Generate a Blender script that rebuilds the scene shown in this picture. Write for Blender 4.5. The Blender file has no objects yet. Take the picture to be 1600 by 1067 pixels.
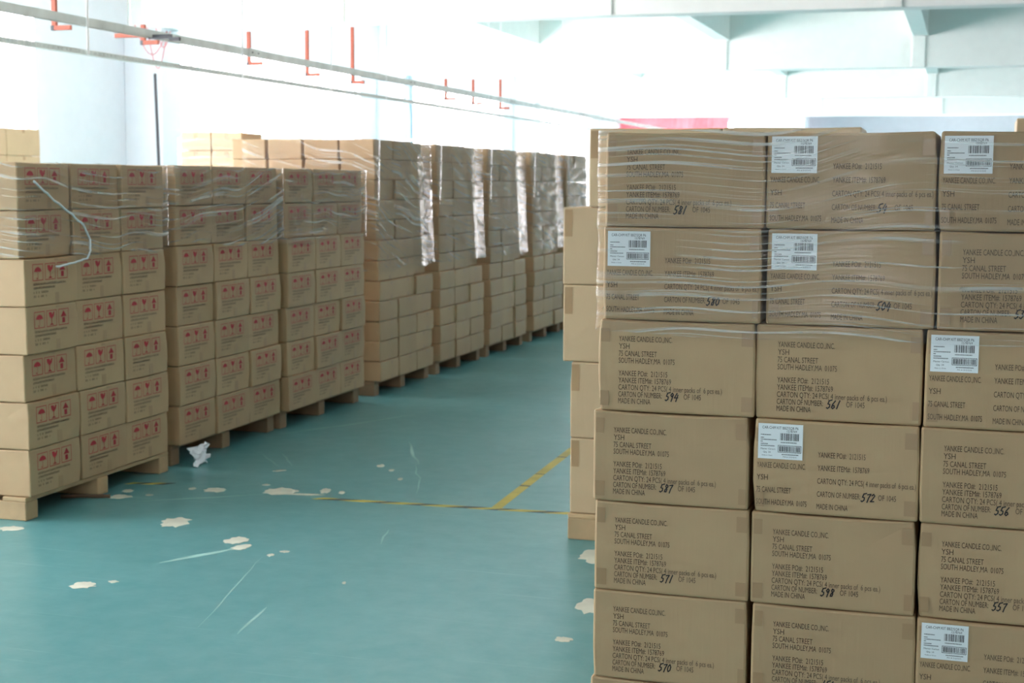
import bpy, bmesh, math, random
from mathutils import Vector, Matrix, noise

sc = bpy.context.scene
COL = sc.collection

# ------------------------------------------------------------------ camera
cam_d = bpy.data.cameras.new('camera')
cam = bpy.data.objects.new('camera', cam_d)
COL.objects.link(cam)
cam_d.sensor_width = 36.0
cam_d.lens = 36.0 * 2300.0 / 1600.0
cam_d.clip_start = 0.05
cam_d.clip_end = 300
R3 = ((0.95536, 0.29538, 0.00607), (-0.03717, 0.09977, 0.99432), (-0.29309, 0.95016, -0.10629))
m = Matrix.Identity(4)
for i in range(3):
    m[i][0] = R3[0][i]
    m[i][1] = R3[1][i]
    m[i][2] = -R3[2][i]
m[2][3] = 1.5
cam.matrix_world = m
cam_d.dof.use_dof = True
cam_d.dof.focus_distance = 3.6
cam_d.dof.aperture_fstop = 7.1
sc.camera = cam

# ------------------------------------------------------------------ world, exposure
sc.view_settings.view_transform = 'Standard'
sc.view_settings.look = 'None'
sc.view_settings.gamma = 1.0
sc.view_settings.use_curve_mapping = False
sc.view_settings.exposure = 2.9
w = bpy.data.worlds.new('daylight')
sc.world = w
w.use_nodes = True
bgn = w.node_tree.nodes['Background']
bgn.inputs['Color'].default_value = (1.0, 0.965, 0.985, 1)
bgn.inputs['Strength'].default_value = 3.2
sc.cycles.max_bounces = 10
sc.cycles.diffuse_bounces = 6
sc.cycles.transparent_max_bounces = 16
sc.cycles.caustics_reflective = False
sc.cycles.caustics_refractive = False

# room extents (metres): camera stands at the origin, +Y runs down the aisle
WX = -9.6      # left (window) wall
EX = 11.0      # right wall
Y0, Y1 = -4.5, 41.0
SLAB = 4.3
BEAMS = [15.6 + 7.8 * k for k in range(-2, 4)]      # cross beams / columns
# window openings on the left wall (y0, y1)
LWIN = [(0.35, 7.65), (8.15, 13.75)] + [(b + 0.35, b + 7.0) for b in BEAMS[2:5]]
WZ0, WZ1 = 0.7, 3.3
FWIN = [(-9.3, -5.6)]                                # far wall windows (x0, x1)
ADDED_DOOR = (-1.5, 1.3, 2.75)                             # unseen door added in the far wall for film reflections (x0, x1, height)
BWIN = [(-1.25, -0.55)]      # wall behind the camera: unseen window added for the film's highlights
RWIN = []

def portal(name, loc, rot, sx, sy):
    l = bpy.data.lights.new(name, 'AREA')
    l.shape = 'RECTANGLE'
    l.size, l.size_y = sx, sy
    l.cycles.is_portal = True
    o = bpy.data.objects.new(name, l)
    COL.objects.link(o)
    o.location = loc
    o.rotation_euler = rot
zc, zh = (WZ0 + WZ1) / 2, WZ1 - WZ0
for a, b in LWIN:
    portal('window_daylight', (WX - 0.22, (a + b) / 2, zc), (0, -math.pi / 2, 0), zh, b - a)
for a, b in RWIN:
    portal('window_daylight', (EX + 0.22, (a + b) / 2, zc), (0, math.pi / 2, 0), zh, b - a)
for a, b in FWIN:
    portal('window_daylight', ((a + b) / 2, Y1 + 0.22, zc), (-math.pi / 2, 0, 0), b - a, zh)
for a, b in BWIN:
    portal('window_daylight', ((a + b) / 2, Y0 - 0.22, zc), (math.pi / 2, 0, 0), b - a, zh)

portal('added_door_daylight', ((ADDED_DOOR[0] + ADDED_DOOR[1]) / 2, Y1 + 0.22, ADDED_DOOR[2] / 2), (-math.pi / 2, 0, 0), ADDED_DOOR[1] - ADDED_DOOR[0], ADDED_DOOR[2])

# ------------------------------------------------------------------ helpers
def srgb(r, g, b):
    f = lambda c: (c / 255) / 12.92 if c / 255 <= 0.04045 else ((c / 255 + 0.055) / 1.055) ** 2.4
    return (f(r), f(g), f(b), 1)

def mat(name, col, rough=0.6, metal=0.0, var=0.0, bump=None, objvar=0.0, spec=0.5):
    """procedural material: base colour broken up by noise; bump=(scale xyz, strength)"""
    M = bpy.data.materials.new(name)
    M.use_nodes = True
    nt = M.node_tree
    b = nt.nodes['Principled BSDF']
    b.inputs['Roughness'].default_value = rough
    b.inputs['Metallic'].default_value = metal
    b.inputs['Specular IOR Level'].default_value = spec
    tc = nt.nodes.new('ShaderNodeTexCoord')
    no = nt.nodes.new('ShaderNodeTexNoise')
    no.inputs['Scale'].default_value = 6
    no.inputs['Detail'].default_value = 5
    nt.links.new(tc.outputs['Object'], no.inputs['Vector'])
    hsv = nt.nodes.new('ShaderNodeHueSaturation')
    hsv.inputs['Color'].default_value = col
    mr = nt.nodes.new('ShaderNodeMapRange')
    mr.inputs['From Min'].default_value = 0.3
    mr.inputs['From Max'].default_value = 0.7
    mr.inputs['To Min'].default_value = 1 - var
    mr.inputs['To Max'].default_value = 1 + var
    nt.links.new(no.outputs['Fac'], mr.inputs['Value'])
    val = mr.outputs['Result']
    if objvar:
        oi = nt.nodes.new('ShaderNodeObjectInfo')
        m2 = nt.nodes.new('ShaderNodeMapRange')
        m2.inputs['To Min'].default_value = 1 - objvar
        m2.inputs['To Max'].default_value = 1 + objvar
        nt.links.new(oi.outputs['Random'], m2.inputs['Value'])
        mu = nt.nodes.new('ShaderNodeMath')
        mu.operation = 'MULTIPLY'
        nt.links.new(val, mu.inputs[0])
        nt.links.new(m2.outputs['Result'], mu.inputs[1])
        val = mu.outputs[0]
    nt.links.new(val, hsv.inputs['Value'])
    nt.links.new(hsv.outputs['Color'], b.inputs['Base Color'])
    if bump:
        mp = nt.nodes.new('ShaderNodeMapping')
        mp.inputs['Scale'].default_value = bump[0]
        nt.links.new(tc.outputs['Object'], mp.inputs['Vector'])
        n2 = nt.nodes.new('ShaderNodeTexNoise')
        n2.inputs['Scale'].default_value = 1
        n2.inputs['Detail'].default_value = 3
        nt.links.new(mp.outputs['Vector'], n2.inputs['Vector'])
        bp = nt.nodes.new('ShaderNodeBump')
        bp.inputs['Strength'].default_value = bump[1]
        bp.inputs['Distance'].default_value = 0.004
        nt.links.new(n2.outputs['Fac'], bp.inputs['Height'])
        nt.links.new(bp.outputs['Normal'], b.inputs['Normal'])
    return M

KRAFT = srgb(180, 149, 112)
M = {
    'kraft': mat('kraft_cardboard', KRAFT, 0.62, var=0.05, objvar=0.07, bump=((140, 140, 6), 0.12)),
    'kraft_pale': mat('pale_cardboard', srgb(194, 165, 130), 0.6, var=0.04, objvar=0.05, bump=((140, 140, 6), 0.12)),
    'tape': mat('packing_tape', srgb(168, 135, 98), 0.35, var=0.08),
    'ink': mat('grey_ink', srgb(88, 72, 56), 0.7, var=0.15),
    'marker': mat('black_marker', srgb(28, 26, 28), 0.5, var=0.1),
    'red': mat('red_ink', srgb(176, 40, 48), 0.6, var=0.12),
    'sticker': mat('white_sticker', srgb(236, 240, 242), 0.4, var=0.02),
    'black': mat('black_print', srgb(40, 40, 44), 0.5, var=0.05),
    'wood': mat('pallet_wood', srgb(186, 156, 118), 0.75, var=0.16, objvar=0.1, bump=((60, 6, 60), 0.4)),
    'wood_shaded': mat('shaded_pallet_wood', srgb(146, 118, 90), 0.8, var=0.18, objvar=0.12, bump=((60, 6, 60), 0.4)),  # pallet wood darkened: the aisle's shade is put into its colour
    'rope': mat('twisted_film', srgb(222, 226, 228), 0.3, var=0.1),
    'paint': mat('white_paint', srgb(218, 222, 230), 0.55, var=0.02),
    'ceil': mat('ceiling_paint', srgb(240, 240, 236), 0.7, var=0.02),
    'grey': mat('grey_wall_paint', srgb(170, 176, 184), 0.6, var=0.03),
    'pink': mat('red_banner_cloth', srgb(226, 132, 140), 0.7, var=0.08),  # red cloth, with the pallor of the glare put into its colour
    'zinc': mat('galvanised_steel', srgb(196, 202, 200), 0.45, metal=0.15, var=0.14),
    'orange': mat('orange_painted_steel', srgb(158, 74, 50), 0.5, var=0.12),
    'dark': mat('dark_steel', srgb(66, 66, 72), 0.5, var=0.1),
    'pipe': mat('blue_grey_pipe', srgb(140, 165, 182), 0.45, var=0.05),
    'wire': mat('pink_wire', srgb(214, 120, 124), 0.5, var=0.05),
    'paper': mat('white_paper', srgb(240, 240, 246), 0.6, var=0.03),
    'chip': mat('bare_concrete_chip', srgb(206, 202, 186), 0.8, var=0.14),
    'scuff': mat('pale_scuff', srgb(150, 190, 184), 0.6, var=0.1),
    'yellow': mat('yellow_tape', srgb(196, 172, 70), 0.55, var=0.2),
    'blacktape': mat('black_tape', srgb(62, 62, 56), 0.55, var=0.2),
    'bark': mat('brown_splinter', srgb(112, 88, 68), 0.8, var=0.2),
    'frame': mat('white_window_frame', srgb(225, 228, 230), 0.4, var=0.02),
}

def glass_mat():
    g = bpy.data.materials.new('window_glass')
    g.use_nodes = True
    nt = g.node_tree
    nt.nodes.remove(nt.nodes['Principled BSDF'])
    out = nt.nodes['Material Output']
    t = nt.nodes.new('ShaderNodeBsdfTransparent')
    gl = nt.nodes.new('ShaderNodeBsdfGlossy')
    gl.inputs['Roughness'].default_value = 0.02
    mx = nt.nodes.new('ShaderNodeMixShader')
    mx.inputs[0].default_value = 0.05
    nt.links.new(t.outputs[0], mx.inputs[1])
    nt.links.new(gl.outputs[0], mx.inputs[2])
    nt.links.new(mx.outputs[0], out.inputs['Surface'])
    return g
M['glass'] = glass_mat()

def film_mat():
    g = bpy.data.materials.new('stretch_film')
    g.use_nodes = True
    nt = g.node_tree
    nt.nodes.remove(nt.nodes['Principled BSDF'])
    N, L = nt.nodes.new, nt.links.new
    out = nt.nodes['Material Output']
    tc = N('ShaderNodeTexCoord')
    mp = N('ShaderNodeMapping')
    L(tc.outputs['UV'], mp.inputs['Vector'])
    # warp, so that the creases wander
    wn = N('ShaderNodeTexNoise')
    wn.inputs['Scale'].default_value = 1.6
    wn.inputs['Detail'].default_value = 1
    L(tc.outputs['UV'], wn.inputs['Vector'])
    sx = N('ShaderNodeSeparateXYZ')
    L(tc.outputs['UV'], sx.inputs[0])
    ad = N('ShaderNodeMath')
    ad.operation = 'MULTIPLY_ADD'
    L(wn.outputs['Fac'], ad.inputs[0])
    ad.inputs[1].default_value = 0.16
    L(sx.outputs['Y'], ad.inputs[2])
    cb = N('ShaderNodeCombineXYZ')
    mu = N('ShaderNodeMath')
    mu.operation = 'MULTIPLY'
    mu.inputs[1].default_value = 1.1
    L(sx.outputs['X'], mu.inputs[0])
    mv = N('ShaderNodeMath')
    mv.operation = 'MULTIPLY'
    mv.inputs[1].default_value = 95
    L(ad.outputs[0], mv.inputs[0])
    L(mu.outputs[0], cb.inputs['X'])
    L(mv.outputs[0], cb.inputs['Y'])
    n = N('ShaderNodeTexNoise')
    n.inputs['Scale'].default_value = 1
    n.inputs['Detail'].default_value = 2
    L(cb.outputs[0], n.inputs['Vector'])
    # patches where the film clings (smooth) or creases
    pn = N('ShaderNodeTexNoise')
    pn.inputs['Scale'].default_value = 4
    L(tc.outputs['UV'], pn.inputs['Vector'])
    pr = N('ShaderNodeMapRange')
    pr.inputs['From Min'].default_value = 0.36
    pr.inputs['From Max'].default_value = 0.52
    L(pn.outputs['Fac'], pr.inputs['Value'])
    bp = N('ShaderNodeBump')
    bp.inputs['Distance'].default_value = 0.006
    bs = N('ShaderNodeMath')
    bs.operation = 'MULTIPLY_ADD'
    L(pr.outputs[0], bs.inputs[0])
    bs.inputs[1].default_value = 0.75
    bs.inputs[2].default_value = 0.15
    L(bs.outputs[0], bp.inputs['Strength'])
    L(n.outputs['Fac'], bp.inputs['Height'])
    t = N('ShaderNodeBsdfTransparent')
    t.inputs['Color'].default_value = (0.985, 0.985, 0.985, 1)
    gl = N('ShaderNodeBsdfGlossy')
    gl.inputs['Roughness'].default_value = 0.14
    L(bp.outputs[0], gl.inputs['Normal'])
    lw = N('ShaderNodeFresnel')
    lw.inputs['IOR'].default_value = 1.5
    L(bp.outputs[0], lw.inputs['Normal'])
    fs = N('ShaderNodeMath')
    fs.operation = 'MULTIPLY_ADD'
    fs.use_clamp = True
    L(lw.outputs[0], fs.inputs[0])
    fs.inputs[1].default_value = 0.3
    fs.inputs[2].default_value = 0.0
    mx = N('ShaderNodeMixShader')
    L(fs.outputs[0], mx.inputs[0])
    L(t.outputs[0], mx.inputs[1])
    L(gl.outputs[0], mx.inputs[2])
    # whitened crease lines
    cr = N('ShaderNodeMapRange')
    cr.inputs['From Min'].default_value = 0.53
    cr.inputs['From Max'].default_value = 0.63
    cr.inputs['To Max'].default_value = 0.4
    L(n.outputs['Fac'], cr.inputs['Value'])
    cm = N('ShaderNodeMath')
    cm.operation = 'MULTIPLY_ADD'
    L(cr.outputs[0], cm.inputs[0])
    L(pr.outputs[0], cm.inputs[1])
    cm.inputs[2].default_value = 0.012
    df = N('ShaderNodeBsdfDiffuse')
    df.inputs['Color'].default_value = (0.9, 0.88, 0.85, 1)
    m2 = N('ShaderNodeMixShader')
    L(cm.outputs[0], m2.inputs[0])
    L(mx.outputs[0], m2.inputs[1])
    L(df.outputs[0], m2.inputs[2])
    L(m2.outputs[0], out.inputs['Surface'])
    return g
M['film'] = film_mat()

def floor_mat():
    g = mat('teal_epoxy_floor', srgb(84, 150, 146), 0.3)
    nt = g.node_tree
    N, L = nt.nodes.new, nt.links.new
    b = nt.nodes['Principled BSDF']
    tc = [n for n in nt.nodes if n.type == 'TEX_COORD'][0]
    def noise_(scale, detail=6, vec=None, rough=0.6):
        n = N('ShaderNodeTexNoise')
        n.inputs['Scale'].default_value = scale
        n.inputs['Detail'].default_value = detail
        n.inputs['Roughness'].default_value = rough
        L(vec or tc.outputs['Object'], n.inputs['Vector'])
        return n.outputs['Fac']
    def ramp(v, a, c, lo=0.0, hi=1.0):
        r = N('ShaderNodeMapRange')
        r.inputs['From Min'].default_value = a
        r.inputs['From Max'].default_value = c
        r.inputs['To Min'].default_value = lo
        r.inputs['To Max'].default_value = hi
        L(v, r.inputs['Value'])
        return r.outputs[0]
    def mixc(f, a, c):
        x = N('ShaderNodeMix')
        x.data_type = 'RGBA'
        L(f, x.inputs['Factor'])
        for s, k in ((a, 6), (c, 7)):
            if isinstance(s, tuple):
                x.inputs[k].default_value = s
            else:
                L(s, x.inputs[k])
        return x.outputs[2]
    c = mixc(ramp(noise_(0.8, 2, None, 0.4), 0.2, 0.8), srgb(72, 137, 141), srgb(93, 151, 155))
    c = mixc(ramp(noise_(9, 6), 0.3, 0.8, 0, 0.5), c, srgb(128, 172, 174))
    # long faint drag marks in two directions
    for sc_, rot, amt in (((1.2, 40, 1), 0.5, 0.35), ((1.0, 34, 1), -0.9, 0.28), ((0.7, 60, 1), 1.5, 0.22)):
        mp = N('ShaderNodeMapping')
        mp.inputs['Rotation'].default_value = (0, 0, rot)
        mp.inputs['Scale'].default_value = sc_
        L(tc.outputs['Object'], mp.inputs['Vector'])
        c = mixc(ramp(noise_(1, 3, mp.outputs[0]), 0.66, 0.78, 0, amt), c, srgb(168, 204, 200))
    L(c, b.inputs['Base Color'])
    L(ramp(noise_(2, 2, None, 0.4), 0.1, 0.9, 0.3, 0.38), b.inputs['Roughness'])
    bp = N('ShaderNodeBump')
    bp.inputs['Strength'].default_value = 0.12
    bp.inputs['Distance'].default_value = 0.004
    L(noise_(7, 5), bp.inputs['Height'])
    L(bp.outputs[0], b.inputs['Normal'])
    return g
M['floor'] = floor_mat()

def box(bm, x0, x1, y0, y1, z0, z1):
    v = [bm.verts.new(p) for p in ((x0, y0, z0), (x1, y0, z0), (x1, y1, z0), (x0, y1, z0),
                                   (x0, y0, z1), (x1, y0, z1), (x1, y1, z1), (x0, y1, z1))]
    for f in ((3, 2, 1, 0), (4, 5, 6, 7), (0, 1, 5, 4), (1, 2, 6, 5), (2, 3, 7, 6), (3, 0, 4, 7)):
        bm.faces.new([v[i] for i in f])

def boxes(*bs):
    bm = bmesh.new()
    for b in bs:
        box(bm, *b)
    return bm

def bevelled(bm, r, seg=1):
    bmesh.ops.bevel(bm, geom=list(bm.edges), offset=r, segments=seg, affect='EDGES', profile=0.5)
    return bm

def tube(bm, pts, r, n=8):
    rings = []
    for i, p in enumerate(pts):
        p = Vector(p)
        d = (Vector(pts[min(i + 1, len(pts) - 1)]) - Vector(pts[max(i - 1, 0)])).normalized()
        up = Vector((0, 0, 1)) if abs(d.z) < 0.9 else Vector((1, 0, 0))
        a = d.cross(up).normalized()
        c = a.cross(d)
        rings.append([bm.verts.new(p + (a * math.cos(t) + c * math.sin(t)) * r)
                      for t in (2 * math.pi * k / n for k in range(n))])
    for A, B in zip(rings, rings[1:]):
        for k in range(n):
            bm.faces.new((A[k], A[(k + 1) % n], B[(k + 1) % n], B[k]))
    bm.faces.new(rings[0][::-1])
    bm.faces.new(rings[-1])
    return bm

def tomesh(name, bm, mt, smooth=False):
    bmesh.ops.recalc_face_normals(bm, faces=bm.faces)
    me = bpy.data.meshes.new(name)
    bm.to_mesh(me)
    bm.free()
    if mt:
        me.materials.append(M[mt])
    if smooth:
        for p in me.polygons:
            p.use_smooth = True
    return me

def obj(name, data, mt=None, parent=None, loc=(0, 0, 0), rz=0.0):
    if isinstance(data, bmesh.types.BMesh):
        data = tomesh(name, data, mt)
    o = bpy.data.objects.new(name, data)
    COL.objects.link(o)
    o.location = loc
    o.rotation_euler = (0, 0, rz)
    if parent:
        o.parent = parent
    return o

def empty(name, loc, rz=0.0):
    o = bpy.data.objects.new(name, None)
    COL.objects.link(o)
    o.empty_display_size = 0.1
    o.location = loc
    o.rotation_euler = (0, 0, rz)
    return o

def tag(o, label, cat, group=None):
    o['label'] = label
    o['category'] = cat
    if group:
        o['group'] = group
    return o

def struct(name, bm, mt, label=None):
    o = obj(name, bm, mt)
    o['kind'] = 'structure'
    if label:
        o['label'] = label
    return o

# ------------------------------------------------------------------ the hall
bm = bmesh.new()
box(bm, WX - 0.3, EX + 0.3, Y0 - 0.3, Y1 + 0.3, -0.2, 0)
floor = struct('floor', bm, 'floor', 'worn teal epoxy floor')
bm = bmesh.new()
box(bm, WX - 0.3, EX + 0.3, Y0 - 0.3, Y1 + 0.3, SLAB, SLAB + 0.2)
ceiling = struct('ceiling', bm, 'ceil', 'white painted ceiling slab')

def wall_with_windows(name, axis, pos, thick, a0, a1, wins, mt, label, door=None):
    """wall in plane axis=pos from a0 to a1 with openings"""
    bs = []
    def add(u0, u1, z0, z1):
        if axis == 'x':
            bs.append((min(pos, pos + thick), max(pos, pos + thick), u0, u1, z0, z1))
        else:
            bs.append((u0, u1, min(pos, pos + thick), max(pos, pos + thick), z0, z1))
    cur = a0
    ops = [(u0, u1, WZ0, WZ1) for u0, u1 in wins] + ([(door[0], door[1], 0, door[2])] if door else [])
    for u0, u1, z0, z1 in sorted(ops):
        add(cur, u0, 0, SLAB)
        if z0 > 0:
            add(u0, u1, 0, z0)
        add(u0, u1, z1, SLAB)
        cur = u1
    add(cur, a1, 0, SLAB)
    return struct(name, boxes(*bs), mt, label)
wall_with_windows('wall_left', 'x', WX, -0.25, Y0, Y1, LWIN, 'paint', 'white wall with windows beside the pallets')
wall_with_windows('wall_right', 'x', EX, 0.25, Y0, Y1, RWIN, 'paint', 'white right-hand wall')
wall_with_windows('wall_far', 'y', Y1, 0.25, WX - 0.25, EX + 0.25, FWIN, 'grey', 'grey far wall of the hall', ADDED_DOOR)
struct('added_door_1', boxes((ADDED_DOOR[0], ADDED_DOOR[0] + 0.08, Y1 - 0.02, Y1 + 0.27, 0, ADDED_DOOR[2]), (ADDED_DOOR[1] - 0.08, ADDED_DOOR[1], Y1 - 0.02, Y1 + 0.27, 0, ADDED_DOOR[2]),
                       (ADDED_DOOR[0] + 0.08, ADDED_DOOR[1] - 0.08, Y1 - 0.02, Y1 + 0.27, ADDED_DOOR[2] - 0.08, ADDED_DOOR[2])), 'frame', 'frame of the unseen door added for reflections on the film')
wall_with_windows('wall_near', 'y', Y0, -0.25, WX - 0.25, EX + 0.25, BWIN, 'paint', 'white wall behind the viewer')

wn = [0]
def window(axis, pos, u0, u1):
    """frame with mullions and a transom, one pane per light"""
    wn[0] += 1
    f = 0.05
    def b(bm, a0, a1, z0, z1, d=0.03):
        if axis == 'x':
            box(bm, pos - d, pos + d, a0, a1, z0, z1)
        else:
            box(bm, a0, a1, pos - d, pos + d, z0, z1)
    bm = bmesh.new()
    b(bm, u0, u1, WZ0, WZ0 + f)
    b(bm, u0, u1, WZ1 - f, WZ1)
    b(bm, u0, u0 + f, WZ0 + f, WZ1 - f)
    b(bm, u1 - f, u1, WZ0 + f, WZ1 - f)
    zt = 2.08
    b(bm, u0 + f, u1 - f, zt, zt + 0.1, 0.05)
    n = max(2, round((u1 - u0) / 1.4))
    st = (u1 - u0) / n
    for k in range(1, n):
        b(bm, u0 + k * st - f / 2, u0 + k * st + f / 2, WZ0 + f, zt)
        b(bm, u0 + k * st - f / 2, u0 + k * st + f / 2, zt + 0.1, WZ1 - f)
    o = struct('window_%d' % wn[0], bm, 'frame')
    for k in range(n):
        for z0, z1 in ((WZ0 + f, zt), (zt + 0.1, WZ1 - f)):
            bm = bmesh.new()
            b(bm, u0 + k * st + f / 2, u0 + (k + 1) * st - f / 2, z0, z1, 0.003)
            obj('pane', bm, 'glass', o)
for a, b_ in LWIN:
    window('x', WX - 0.12, a, b_)
for a, b_ in FWIN:
    window('y', Y1 + 0.12, a, b_)
for a, b_ in BWIN:
    window('y', Y0 - 0.12, a, b_)
for a, b_ in RWIN:
    window('x', EX + 0.12, a, b_)

# beams: deep cross beams, shallower beams down the hall, pilasters at the crossings
tn = [0]
def trim(bm, mt='ceil', label=None):
    tn[0] += 1
    return struct('trim_%d' % tn[0], bm, mt, label)
BW = 0.3
for b_ in BEAMS:
    trim(boxes((WX, EX, b_, b_ + BW, 3.3, SLAB)), 'ceil', 'white concrete cross beam under the ceiling')
LX = [-7.0, -3.9, -0.9, 2.2, 5.2, 8.2]
for x in LX:
    ed = [Y0] + BEAMS + [Y1]
    for a, c in zip(ed, ed[1:]):
        s = a if a == Y0 else a + BW
        if c - s > 0.3:
            trim(boxes((x, x + 0.22, s, c, 3.76, SLAB)), 'ceil', 'white ceiling beam running down the hall')
    for b_ in BEAMS:
        trim(boxes((x, x + 0.18, b_ - 0.03, b_, 3.3, 3.76)), 'ceil', 'small pilaster on a cross beam')
# columns along the window wall
for b_ in BEAMS:
    trim(bevelled(boxes((WX, WX + 0.5, b_ - 0.1, b_ + 0.35, 0, 3.3)), 0.01), 'paint', 'white square column by the windows')
# ------------------------------------------------------------------ cartons
rnd = random.Random(7)

def carton_mesh(name, lx, ly, lz, seed, mt='kraft'):
    r = random.Random(seed)
    bm = bmesh.new()
    box(bm, -lx / 2, lx / 2, -ly / 2, ly / 2, 0, lz)
    bmesh.ops.subdivide_edges(bm, edges=list(bm.edges), cuts=2, use_grid_fill=True)
    for v in bm.verts:
        at = [abs(abs(v.co.x) - lx / 2) < 1e-5, abs(abs(v.co.y) - ly / 2) < 1e-5,
              v.co.z < 1e-5 or v.co.z > lz - 1e-5]
        k = sum(at)
        if k == 3:
            q = r.random() ** 2 * 0.007
            v.co.x -= math.copysign(q, v.co.x)
            v.co.y -= math.copysign(q * r.random(), v.co.y)
        elif k == 2 and at[2]:
            v.co.z += (-1 if v.co.z > lz / 2 else 0) * r.random() * 0.0035
    ed = [e for e in bm.edges if len(e.link_faces) == 2 and e.calc_face_angle() > 0.8]
    bmesh.ops.bevel(bm, geom=ed, offset=0.0055, segments=2, affect='EDGES', profile=0.5)
    return tomesh(name, bm, mt)

def variants(name, lx, ly, lz, mt='kraft', n=4):
    return [carton_mesh(name, lx, ly, lz, 100 * n + i + int(lx * 1000), mt) for i in range(n)]

# flat printing: build in (u, v), then lay onto a face
def onto(bm, face, lx, ly, off=0.0009):
    for v in bm.verts:
        u, w_, d = v.co.x, v.co.y, v.co.z
        if face == '-y':
            v.co = (u, -ly / 2 - off - d, w_)
        else:
            v.co = (lx / 2 + off + d, u, w_)
    return bm

def rect(bm, u0, u1, v0, v1, d=0.0):
    bm.faces.new([bm.verts.new(p) for p in ((u0, v0, d), (u1, v0, d), (u1, v1, d), (u0, v1, d))])

def poly(bm, pts, d=0.0):
    bm.faces.new([bm.verts.new((x, y, d)) for x, y in pts])

def frame_rect(bm, u0, u1, v0, v1, t, d=0.0):
    rect(bm, u0, u1, v0, v0 + t, d)
    rect(bm, u0, u1, v1 - t, v1, d)
    rect(bm, u0, u0 + t, v0 + t, v1 - t, d)
    rect(bm, u1 - t, u1, v0 + t, v1 - t, d)

_tc = {}
def text_mesh(body):
    if body not in _tc:
        cu = bpy.data.curves.new('print', 'FONT')
        cu.body = body
        cu.size = 1.0
        cu.resolution_u = 2
        cu.fill_mode = 'FRONT'
        o = bpy.data.objects.new('print', cu)
        COL.objects.link(o)
        dg = bpy.context.evaluated_depsgraph_get()
        me = bpy.data.meshes.new_from_object(o.evaluated_get(dg))
        bpy.data.objects.remove(o)
        bpy.data.curves.remove(cu)
        _tc[body] = me
    return _tc[body]

def put_text(bm, body, u, v, cap, width=None, d=0.0):
    """cap height in metres; squeezed to width if given"""
    t = bmesh.new()
    t.from_mesh(text_mesh(body))
    xs = [q.co.x for q in t.verts]
    s = cap / 0.70
    wx = (max(xs) - min(xs)) * s
    k = (width / wx) if width else 0.8
    for q in t.verts:
        q.co = (u + (q.co.x - min(xs)) * s * k, v + q.co.y * s, d)
    tmp = bpy.data.meshes.new('t')
    t.to_mesh(tmp)
    t.free()
    bm.from_mesh(tmp)
    bpy.data.meshes.remove(tmp)

ADDR = ['YANKEE CANDLE CO.,INC.', 'YSH', '75 CANAL STREET', 'SOUTH HADLEY,MA  01075']
# the front cartons: 0.362 x 0.40 x 0.2115, printed on -y
CW, CD, CH = 0.360, 0.40, 0.2115
UNIT = CW / 245.0          # one photo pixel on the front face

def print_a():
    bm = bmesh.new()
    u = -CW / 2 + 33 * UNIT
    cap = 8.6 * UNIT
    rows = [(30, ADDR[0], 84), (41.5, ADDR[1], None), (53, ADDR[2], 60), (64, ADDR[3], 88),
            (84, 'YANKEE PO#:  2121515', 77), (95, 'YANKEE ITEM#: 1578769', 83),
            (106, 'CARTON QTY: 24 PCS( 4 inner packs of  6 pcs ea.)', 162),
            (117, 'CARTON OF NUMBER:', 69), (127.5, 'MADE IN CHINA', 51)]
    for py, s, wpx in rows:
        put_text(bm, s, u, CH - (py + 4) * UNIT, cap, wpx * UNIT if wpx else None)
    put_text(bm, 'OF 1045', u + 103 * UNIT, CH - 121 * UNIT, cap, 27 * UNIT)
    return tomesh('printed_address', onto(bm, '-y', CW, CD), 'ink')

def print_b():
    bm = bmesh.new()
    cap = 8.6 * UNIT
    u = -CW / 2 + 6 * UNIT
    for py, s, wpx in ((71, ADDR[0], 73), (90, ADDR[1], None), (109, ADDR[2], 52), (128, ADDR[3], 76)):
        put_text(bm, s, u, CH - (py + 4) * UNIT, cap, wpx * UNIT if wpx else None)
    first = tomesh('printed_address', onto(bm, '-y', CW, CD), 'ink')
    bm = bmesh.new()
    u = -CW / 2 + 97 * UNIT
    for py, s, wpx in ((51, 'YANKEE PO#:  2121515', 70), (71, 'YANKEE ITEM#: 1578769', 76),
                       (91, 'CARTON QTY: 24 PCS( 4 inner packs of  6 pcs ea.)', 144),
                       (111, 'CARTON OF NUMBER:', 64), (130, 'MADE IN CHINA', 46)):
        put_text(bm, s, u, CH - (py + 4) * UNIT, cap, wpx * UNIT if wpx else None)
    put_text(bm, 'OF 1045', u + 90 * UNIT, CH - 115 * UNIT, cap, 26 * UNIT)
    return first, tomesh('printed_order_details', onto(bm, '-y', CW, CD), 'ink')

LBW, LBH = 67 * UNIT, 54 * UNIT
LBU, LBV = -CW / 2 + 7 * UNIT, CH - 61 * UNIT
def sticker():
    bm = bmesh.new()
    box(bm, LBU, LBU + LBW, LBV, LBV + LBH, 0, 0.0004)
    return tomesh('shipping_label', onto(bm, '-y', CW, CD), 'sticker')

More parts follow.
